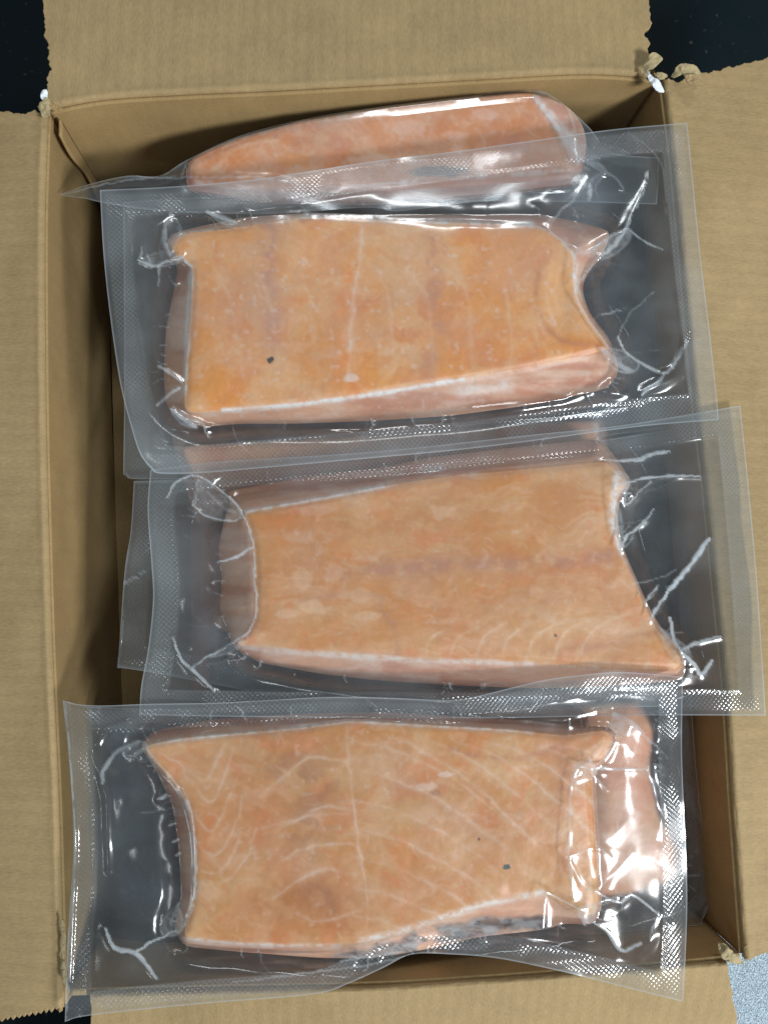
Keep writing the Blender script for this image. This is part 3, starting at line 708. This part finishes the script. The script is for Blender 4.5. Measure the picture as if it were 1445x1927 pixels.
# ---- C: middle
C_ = dict(seed=111, fibre_angle=10, lo=-0.020, hi=0.0035, grain=(1.8, 0.8), pinkness=.35, frost=.5, deep=(0.64, 0.262, 0.068), pale=(.70, .405, .195),
         T=rounded([(470, 960), (600, 938), (720, 915), (850, 895), (1000, 882), (1142, 868), (1160, 890), (1180, 910), (1158, 935), (1154, 980), (1165, 1030), (1190, 1090), (1212, 1140), (1235, 1185), (1262, 1212), (1283, 1240), (1275, 1262), (1150, 1258), (1000, 1247), (850, 1241), (700, 1236), (580, 1226), (500, 1216), (440, 1214), (462, 1192), (481, 1165), (482, 1100), (480, 1040), (474, 1000), (458, 965)]),
         O=rounded([(436, 948), (425, 925), (560, 900), (720, 880), (800, 862), (1000, 838), (1130, 826), (1166, 870), (1190, 910), (1166, 940), (1162, 980), (1172, 1030), (1198, 1090), (1220, 1140), (1243, 1180), (1270, 1208), (1292, 1240), (1285, 1280), (1150, 1292), (1000, 1296), (850, 1290), (700, 1280), (600, 1268), (490, 1248), (436, 1218), (428, 1180), (412, 1150), (418, 1090), (410, 1030), (425, 965)]),
         marks=[([(1030, 1225), (1120, 1215), (1190, 1195), (1235, 1190)], 10, (.46, .18, .07), .7), ([(520, 1000), (700, 990), (900, 960)], 22, (.56, .20, .05), .5), ([(500, 1130), (520, 1190), (700, 1210)], 20, (.62, .24, .06), .5), ([(820, 1140), (980, 1130), (1160, 1120)], 22, (.56, .22, .08), .4), ([(620, 1078), (760, 1070), (900, 1062), (1040, 1062), (1170, 1040)], 15, (0.46, 0.19, 0.11), .7),  # first mark: shade in the lower right dip, painted dark brown
                ([(560, 1130), (700, 1120), (720, 1150), (745, 1185), (750, 1230)], 5, BR, .5)]
               + [([(800 + 48 * k, 1240), (812 + 50 * k, 1205 - 3 * k), (840 + 58 * k, 1185 - 6 * k)], 2.4, WL, .5) for k in range(7)],
         spots=[(570, 1092, 20, 26, (.80, .50, .30), .55), (630, 1080, 26, 20, (.78, .46, .30), .5), (668, 1120, 40, 16, (.78, .48, .30), .5), (590, 1145, 34, 16, (.82, .54, .34), .6),
                (540, 1155, 22, 14, (.82, .54, .34), .5), (690, 1160, 30, 10, (.80, .52, .34), .5), (830, 965, 28, 16, (.82, .56, .38), .4), (600, 960, 50, 12, (.75, .46, .32), .4), (560, 1010, 40, 14, (.75, .46, .32), .4),
                (1045, 1196, 3, 3, (.1, .05, .03), .9), (985, 1255, 5, 4, (.2, .15, .1), .7)],
         frostlines=[([(450, 965), (600, 938), (720, 915)], 4, .8), ([(440, 1218), (600, 1232), (800, 1243), (1000, 1250)], 5, .45), ([(790, 885), (830, 880)], 9, .7), ([(1158, 900), (1152, 980), (1170, 1035)], 7, .8)])
pack('middle salmon pack with blotchy orange fillet, long white film strands at one end',
     ([(283, 884), (420, 868), (700, 850), (1000, 818), (1170, 800), (1393, 763)],
      [(262, 1346), (500, 1350), (900, 1352), (1200, 1347), (1441, 1347)],
      [(283, 884), (278, 960), (285, 1060), (288, 1130), (279, 1220), (266, 1290), (262, 1346)],
      [(1393, 763), (1400, 830), (1412, 950), (1425, 1100), (1435, 1250), (1441, 1347)]),
     [C_], 0.0035,
     creases=[([(315, 935), (330, 907), (372, 895), (430, 935), (455, 965), (475, 1020), (481, 1100), (480, 1165), (460, 1195), (430, 1215), (385, 1240), (360, 1260)], 3.2, .8),
              ([(363, 945), (385, 970), (445, 980), (455, 965)], 3, .7), ([(372, 900), (366, 945)], 2, .5), ([(408, 1058), (440, 1048), (475, 1030)], 4, .9, 6), ([(390, 925), (420, 955), (445, 965)], 7, .35),
              ([(325, 1200), (340, 1240), (370, 1268), (405, 1302)], 4, .8, 9), ([(1140, 866), (1200, 865), (1225, 855), (1257, 848)], 4, .85, 8),
              ([(1165, 912), (1210, 900), (1260, 895), (1318, 897)], 7, .9, 3), ([(1178, 915), (1175, 950), (1195, 935), (1225, 905)], 2.5, .7), ([(1165, 925), (1190, 930)], 3, .6),
              ([(1168, 1035), (1183, 1005), (1210, 985), (1230, 958)], 4, .9, 3), ([(1222, 1168), (1260, 1110), (1300, 1060), (1335, 1014)], 5, 1.1, 14),
              ([(1215, 1135), (1236, 1101)], 4, .8), ([(1262, 1165), (1264, 1195), (1282, 1228)], 8, .9, 6), ([(1280, 1225), (1310, 1210), (1356, 1198)], 7, .8, 6),
              ([(1282, 1228), (1305, 1250), (1318, 1270), (1340, 1244)], 7, 1.0, 7), ([(1160, 890), (1154, 940), (1165, 1020)], 5, .6), ([(1190, 1100), (1250, 1085), (1270, 1072)], 2, .3)],
     fold_lines=[([(560, 1272), (800, 1298), (1100, 1300)], 5, .0010)],
     blisters=[(370, 1225, 26, 18, .0015)], seed=12, seal_w=48, und=.35,
     webs=[([(372, 898), (430, 935), (452, 965), (440, 985), (395, 972), (363, 945)], .16), ([(1240, 1180), (1262, 1195), (1302, 1225), (1292, 1252), (1262, 1240)], .28), ([(1160, 880), (1192, 905), (1170, 937), (1150, 925)], .28),
           ([(385, 1240), (430, 1212), (462, 1190), (470, 1205), (430, 1230)], .22), ([(1150, 935), (1168, 960), (1174, 1020), (1155, 990)], .28)])

# ---- B: upper
B_ = dict(seed=121, lo=-0.016, hi=0.0095, pinkness=.5, frost=1.05, deep=(0.80, 0.315, 0.066), pale=(.80, .46, .23),
         T=rounded([(345, 438), (425, 430), (500, 418), (580, 405), (680, 411), (850, 418), (1000, 423), (1032, 436), (1062, 462), (1080, 480), (1078, 515), (1086, 560), (1105, 600), (1146, 656), (1120, 664), (1000, 690), (850, 716), (700, 741), (560, 760), (450, 770), (360, 776), (346, 768), (350, 700), (358, 600), (362, 500), (348, 488), (328, 480), (322, 455)]),
         O=rounded([(330, 436), (400, 420), (460, 408), (580, 399), (700, 403), (900, 403), (1020, 402), (1100, 420), (1150, 434), (1135, 480), (1105, 512), (1094, 545), (1110, 590), (1146, 635), (1158, 668), (1165, 702), (1142, 732), (1000, 762), (850, 782), (700, 792), (560, 797), (450, 797), (380, 804), (352, 796), (312, 765), (308, 700), (312, 620), (330, 530), (336, 498), (316, 484), (310, 455)]),
         marks=[([(678, 425), (680, 480), (668, 540), (664, 600), (660, 660), (656, 715)], 3.5, (0.86, .66, .52), 1.1),
                ([(665, 500), (655, 560), (650, 640), (648, 700)], 13, (0.82, .26, .05), .6),
                ([(508, 430), (505, 520), (512, 600), (508, 670)], 16, (.56, .27, .19), .8),
                ([(820, 450), (815, 540), (830, 620), (810, 690)], 20, (.56, .24, .13), .75),
                ([(400, 450), (390, 560), (400, 700)], 18, (.78, .30, .07), .6), ([(960, 450), (930, 560), (960, 660)], 26, (.80, .30, .07), .5), ([(590, 450), (585, 560), (590, 720)], 18, (.80, .32, .08), .5),
                ([(1035, 475), (1014, 510), (1010, 560), (1028, 610), (1062, 640), (1120, 650)], 6, (.56, .22, .10), .75)]
               + [([(390 + 75 * k, 470 + 20 * (k % 3)), (430 + 75 * k, 560), (455 + 72 * k, 700)], 3.5, WL, .28) for k in range(8)]
               + [([(1040 + 14 * k, 480), (1030 + 16 * k, 560), (1050 + 18 * k, 620)], 3, WL, .3) for k in range(3)],
         spots=[(509, 677, 7, 7, (.03, .03, .03), .95), (600, 480, 60, 40, (.82, .44, .24), .4), (960, 520, 50, 60, (.80, .42, .22), .35), (660, 712, 18, 9, (.88, .78, .72), .6)],
         frostlines=[([(575, 403), (700, 410), (1000, 422)], 6, .9), ([(420, 772), (560, 762), (720, 740), (850, 716)], 4, 1.0), ([(359, 500), (352, 620), (348, 740)], 4, .9), ([(870, 735), (950, 725)], 14, .5)],
         dents=[(1055, 560, 26, 70, .002)])
pack('upper salmon pack in clear bag, fillet with straight pale seam and one black speck',
     ([(188, 357), (330, 350), (470, 338), (560, 325), (700, 303), (850, 285), (1000, 264), (1150, 243), (1293, 230)],
      [(284, 880), (300, 891), (380, 890), (500, 880), (700, 862), (850, 848), (1000, 830), (1200, 803), (1352, 790)],
      [(188, 357), (195, 480), (208, 600), (226, 720), (246, 800), (264, 855), (284, 880)],
      [(1293, 230), (1302, 320), (1318, 480), (1335, 620), (1349, 750), (1352, 790)]),
     [B_], 0.0085, tilt=(-0.004, 0.000, 0.0, 0.002),
     creases=[([(262, 490), (290, 500), (312, 492), (345, 482)], 5, .9), ([(320, 402), (308, 440), (318, 478)], 9, .7, 11), ([(298, 500), (299, 518)], 4, .7), ([(300, 520), (298, 540)], 2, .5),
              ([(390, 398), (415, 408), (448, 419)], 9, .9, 5), ([(262, 485), (268, 465)], 4, .6), ([(345, 488), (358, 500)], 5, .8),
              ([(1217, 343), (1190, 400), (1165, 450), (1130, 484)], 3, .8, 9), ([(1108, 335), (1080, 375), (1045, 405), (1032, 440)], 5, .5), ([(1183, 432), (1215, 455), (1245, 468)], 3, .6),
              ([(1100, 478), (1140, 450), (1180, 428)], 7, .7), ([(1086, 470), (1078, 505), (1080, 545), (1100, 590), (1135, 640), (1152, 662)], 2.5, .75), ([(1135, 470), (1105, 510), (1082, 545)], 3, .7),
              ([(1080, 478), (1110, 468), (1140, 450)], 3, .6), ([(1025, 425), (1060, 455), (1090, 466)], 2.5, .6),
              ([(1135, 658), (1165, 685), (1190, 698)], 12, .6), ([(1163, 632), (1175, 660), (1205, 682), (1250, 702), (1270, 682), (1293, 643)], 3, .85, 8),
              ([(1250, 700), (1240, 718), (1218, 732), (1208, 742)], 6, .9), ([(1232, 550), (1185, 590), (1160, 640)], 2, .4), ([(1135, 592), (1180, 580)], 2.5, .5),
              ([(298, 688), (318, 700), (342, 720)], 6, .7), ([(336, 728), (318, 745), (294, 763)], 6, .7), ([(322, 770), (345, 788), (368, 804)], 9, .8), ([(362, 790), (382, 798), (392, 822)], 4, .7),
              ([(1185, 250), (1240, 300), (1255, 380)], 2, .25)],
     fold_lines=[([(890, 770), (1060, 752), (1085, 738), (1110, 735)], 4, .0010), ([(1150, 735), (1200, 745), (1280, 700), (1300, 640)], 14, .0022), ([(330, 800), (700, 815), (1130, 775)], 5, .0012)],
     blisters=[(1160, 740, 36, 16, .002), (1215, 745, 30, 12, -.001)], seed=13, seal_w=52, hz=1.5, und=.8,
     webs=[([(1100, 475), (1150, 440), (1190, 426), (1185, 455), (1150, 484), (1120, 490)], .28), ([(1128, 652), (1175, 660), (1207, 683), (1190, 704), (1155, 697)], .36), ([(322, 400), (345, 432), (322, 480), (298, 500), (304, 440)], .22),
           ([(262, 490), (300, 472), (330, 478), (348, 490), (302, 503)], .30), ([(316, 770), (350, 778), (376, 806), (345, 802)], .36), ([(1080, 480), (1110, 470), (1140, 480), (1105, 515), (1084, 545)], .10), ([(388, 396), (420, 404), (450, 420), (420, 424)], .35)])

# ---- D: lower front
WL2 = (0.80, 0.58, 0.44)
D_marks = [([(540, 1440), (600, 1490), (570, 1560)], 50, (.42, .17, .07), .8), ([(500, 1700), (580, 1690), (660, 1730)], 40, (.50, .18, .045), 1.0), ([(520, 1750), (600, 1745), (680, 1740)], 16, (.55, .18, .04), .6), ([(590, 1680), (630, 1690)], 24, (.40, .16, .07), .8),
  ([(1060, 1400), (1058, 1520), (1062, 1640)], 14, (.50, .19, .08), .6), ([(850, 1410), (930, 1425), (1010, 1420), (1060, 1400)], 5, (.50, .19, .08), .7), ([(760, 1480), (830, 1500), (900, 1560)], 30, (.50, .22, .12), .4), ([(560, 1640), (500, 1600), (480, 1520)], 24, (.56, .19, .06), .5)]
for pts in [[(350, 1445), (382, 1472), (400, 1445), (425, 1402)], [(360, 1475), (395, 1512), (420, 1460), (440, 1407)], [(367, 1535), (397, 1567), (415, 1540), (430, 1505), (452, 1455)],
            [(367, 1580), (397, 1610), (425, 1590), (445, 1545), (457, 1500)], [(370, 1635), (400, 1645), (430, 1625), (452, 1570)], [(385, 1668), (430, 1655), (465, 1610), (480, 1560)],
            [(490, 1560), (545, 1545), (590, 1535), (655, 1530)], [(490, 1500), (560, 1440), (590, 1425), (655, 1432)], [(520, 1560), (555, 1545), (600, 1520), (665, 1522)],
            [(520, 1625), (585, 1595), (665, 1590)], [(515, 1690), (560, 1660), (600, 1640), (675, 1645)], [(560, 1720), (600, 1735), (675, 1715)], [(300, 1420), (340, 1440), (352, 1470)]]:
    D_marks.append((pts, 2.9, WL2, .50))
D_marks += [([(650, 1365), (658, 1440), (668, 1520), (676, 1600), (690, 1690), (690, 1740)], 2.2, WL2, .55)]
for k in range(13):
    x0 = 665 + max(0, k - 6) * 62; y0 = 1395 + 55 * min(k, 6) - (k > 6) * 330
    if k <= 6: D_marks.append(([(x0, y0), (x0 + 90, y0 + 22), (x0 + 190, y0 + 75), (x0 + 290, y0 + 150)], 3.2, WL2, .42))
    else: D_marks.append(([(x0, 1385 + (k - 7) * 3), (x0 + 80, 1420), (x0 + 170, 1485), (x0 + 270, 1575), (x0 + 340, 1650)], 3.2, WL2, .42))
D_ = dict(seed=131, fibre_angle=40, fibres=110, lo=-0.016, hi=0.0085, pinkness=.3, frost=.6, deep=(0.61, 0.258, 0.068), pale=(.68, .395, .185), marks=D_marks,
         T=rounded([(268, 1403), (350, 1388), (450, 1380), (560, 1370), (660, 1356), (800, 1364), (950, 1372), (1060, 1384), (1140, 1372), (1152, 1390), (1138, 1425), (1108, 1448), (1114, 1520), (1120, 1600), (1126, 1700), (1112, 1728), (1070, 1712), (1028, 1680), (950, 1695), (860, 1720), (760, 1755), (680, 1776), (600, 1782), (480, 1778), (345, 1766), (350, 1740), (364, 1690), (366, 1600), (356, 1530), (343, 1495), (312, 1455), (288, 1430)]),
         O=rounded([(262, 1403), (290, 1375), (400, 1354), (560, 1343), (720, 1340), (850, 1347), (1000, 1357), (1100, 1367), (1150, 1368), (1162, 1392), (1144, 1430), (1120, 1452), (1128, 1600), (1134, 1705), (1118, 1742), (1062, 1738), (1028, 1750), (900, 1764), (800, 1788), (700, 1806), (600, 1804), (450, 1792), (345, 1782), (326, 1745), (342, 1690), (336, 1600), (326, 1520), (296, 1455), (276, 1425)]),
         spots=[(953, 1632, 8, 5, (.05, .07, .06), .95), (901, 1580, 2.5, 2.5, (.05, .04, .03), .9), (820, 1492, 12, 8, (.25, .15, .10), .55), (800, 1480, 24, 9, (.84, .66, .55), .5), (842, 1458, 20, 6, (.84, .68, .58), .6), (800, 1530, 28, 18, (.78, .50, .33), .3),
                (953, 1632, 8, 5, (.05, .07, .06), .95)],
         frostlines=[([(300, 1398), (450, 1380), (600, 1364), (660, 1356), (1000, 1378)], 4, .55), ([(350, 1768), (480, 1780), (640, 1780)], 4, .4), ([(364, 1690), (364, 1600), (350, 1510)], 5, .6), ([(680, 1772), (760, 1752), (900, 1705), (1020, 1680)], 6, .7)],
         skinlines=[([(600, 1800), (700, 1800), (800, 1768), (900, 1748), (1020, 1738)], 18, .75)])
pack('bottom salmon pack showing chevron fat lines in its fillet, nearest the folded-down flap',
     ([(118, 1318), (150, 1326), (200, 1328), (280, 1325), (400, 1323), (500, 1318), (620, 1312), (740, 1314), (850, 1318), (900, 1310), (960, 1295), (1030, 1279), (1100, 1270), (1160, 1265), (1220, 1268), (1285, 1274)],
      [(122, 1924), (170, 1912), (380, 1890), (590, 1872), (660, 1850), (722, 1822), (775, 1797), (850, 1797), (940, 1805), (1060, 1830), (1180, 1860), (1285, 1886)],
      [(118, 1318), (127, 1400), (135, 1500), (138, 1600), (132, 1700), (126, 1800), (122, 1924)],
      [(1285, 1274), (1283, 1400), (1286, 1500), (1291, 1600), (1293, 1700), (1290, 1800), (1285, 1886)]),
     [D_], 0.0080, hz=.45, tilt=(-.002, .002, .002, .003),
     creases=[([(122, 1322), (131, 1450), (139, 1560), (139, 1620), (134, 1720), (128, 1850), (126, 1915)], 5, .45), ([(192, 1475), (196, 1445), (225, 1412), (262, 1396)], 7, .55, 9), ([(198, 1748), (215, 1785), (255, 1795), (295, 1842)], 6, .8, 12), ([(255, 1792), (290, 1770), (330, 1752)], 5, .8),
              ([(320, 1740), (335, 1700)], 6, .4), ([(298, 1505), (312, 1495)], 6, .7), ([(318, 1555), (330, 1550)], 4, .6), ([(322, 1585), (334, 1580)], 4, .6), ([(330, 1610), (338, 1604)], 3, .5),
              ([(345, 1485), (362, 1540), (368, 1610), (364, 1700), (345, 1745)], 3, .5),
              ([(1080, 1440), (1120, 1447), (1215, 1448)], 4, .85, 5), ([(1108, 1424), (1114, 1450)], 4, .6), ([(1112, 1455), (1142, 1487)], 2, .6), ([(1075, 1480), (1072, 1540), (1070, 1600), (1078, 1690)], 2.6, .6),
              ([(1075, 1478), (1085, 1450), (1105, 1435)], 5, .5), ([(1072, 1612), (1110, 1596)], 2, .6), ([(1072, 1622), (1095, 1665), (1118, 1678)], 2, .6), ([(1105, 1600), (1112, 1650)], 2, .5),
              ([(1155, 1345), (1190, 1362), (1222, 1395), (1235, 1402)], 14, .55, 6), ([(1120, 1678), (1165, 1700), (1188, 1684), (1240, 1722)], 3, .9, 6), ([(1120, 1700), (1172, 1686)], 3, .6),
              ([(1240, 1718), (1228, 1750), (1222, 1770)], 6, .6, 3), ([(1118, 1738), (1145, 1756), (1170, 1790), (1205, 1776)], 3, .9, 9), ([(1090, 1712), (1100, 1742)], 11, .5, 5), ([(1118, 1680), (1160, 1640), (1190, 1605)], 2, .45),
              ([(1026, 1678), (1022, 1748)], 3, .7), ([(1028, 1680), (1090, 1712)], 2.5, .6), ([(440, 1850), (700, 1815), (760, 1800)], 3, .3), ([(640, 1810), (760, 1790)], 4, .3)],
     fold_lines=[([(125, 1322), (134, 1450), (142, 1560), (142, 1620), (137, 1720), (131, 1850)], 3.5, .0014), ([(185, 1400), (200, 1370), (240, 1358)], 6, .0012), ([(175, 1420), (200, 1500), (205, 1640)], 7, .0012), ([(700, 1340), (850, 1348), (1060, 1352), (1150, 1330)], 6, .0012),
                 ([(1240, 1360), (1245, 1480), (1235, 1580)], 14, .0022), ([(1190, 1350), (1175, 1420), (1172, 1500)], 16, .0016), ([(1000, 1815), (1200, 1800), (1255, 1740)], 10, .0010), ([(330, 1800), (600, 1840)], 10, .001)],
     blisters=[(245, 1500, 30, 60, .0020), (795, 1485, 20, 7, .0008), (840, 1460, 16, 6, .0006)], seed=14, seal_w=44,
     webs=[([(1150, 1345), (1192, 1360), (1186, 1388), (1148, 1376)], .34), ([(1078, 1440), (1110, 1428), (1128, 1455), (1100, 1472), (1073, 1480)], .28), ([(1085, 1708), (1127, 1700), (1108, 1746)], .42), ([(1120, 1680), (1165, 1700), (1188, 1684), (1165, 1715), (1118, 1740)], .10),
           ([(296, 1742), (335, 1700), (348, 1748), (320, 1768)], .24), ([(225, 1412), (262, 1392), (284, 1405), (240, 1432)], .20)])
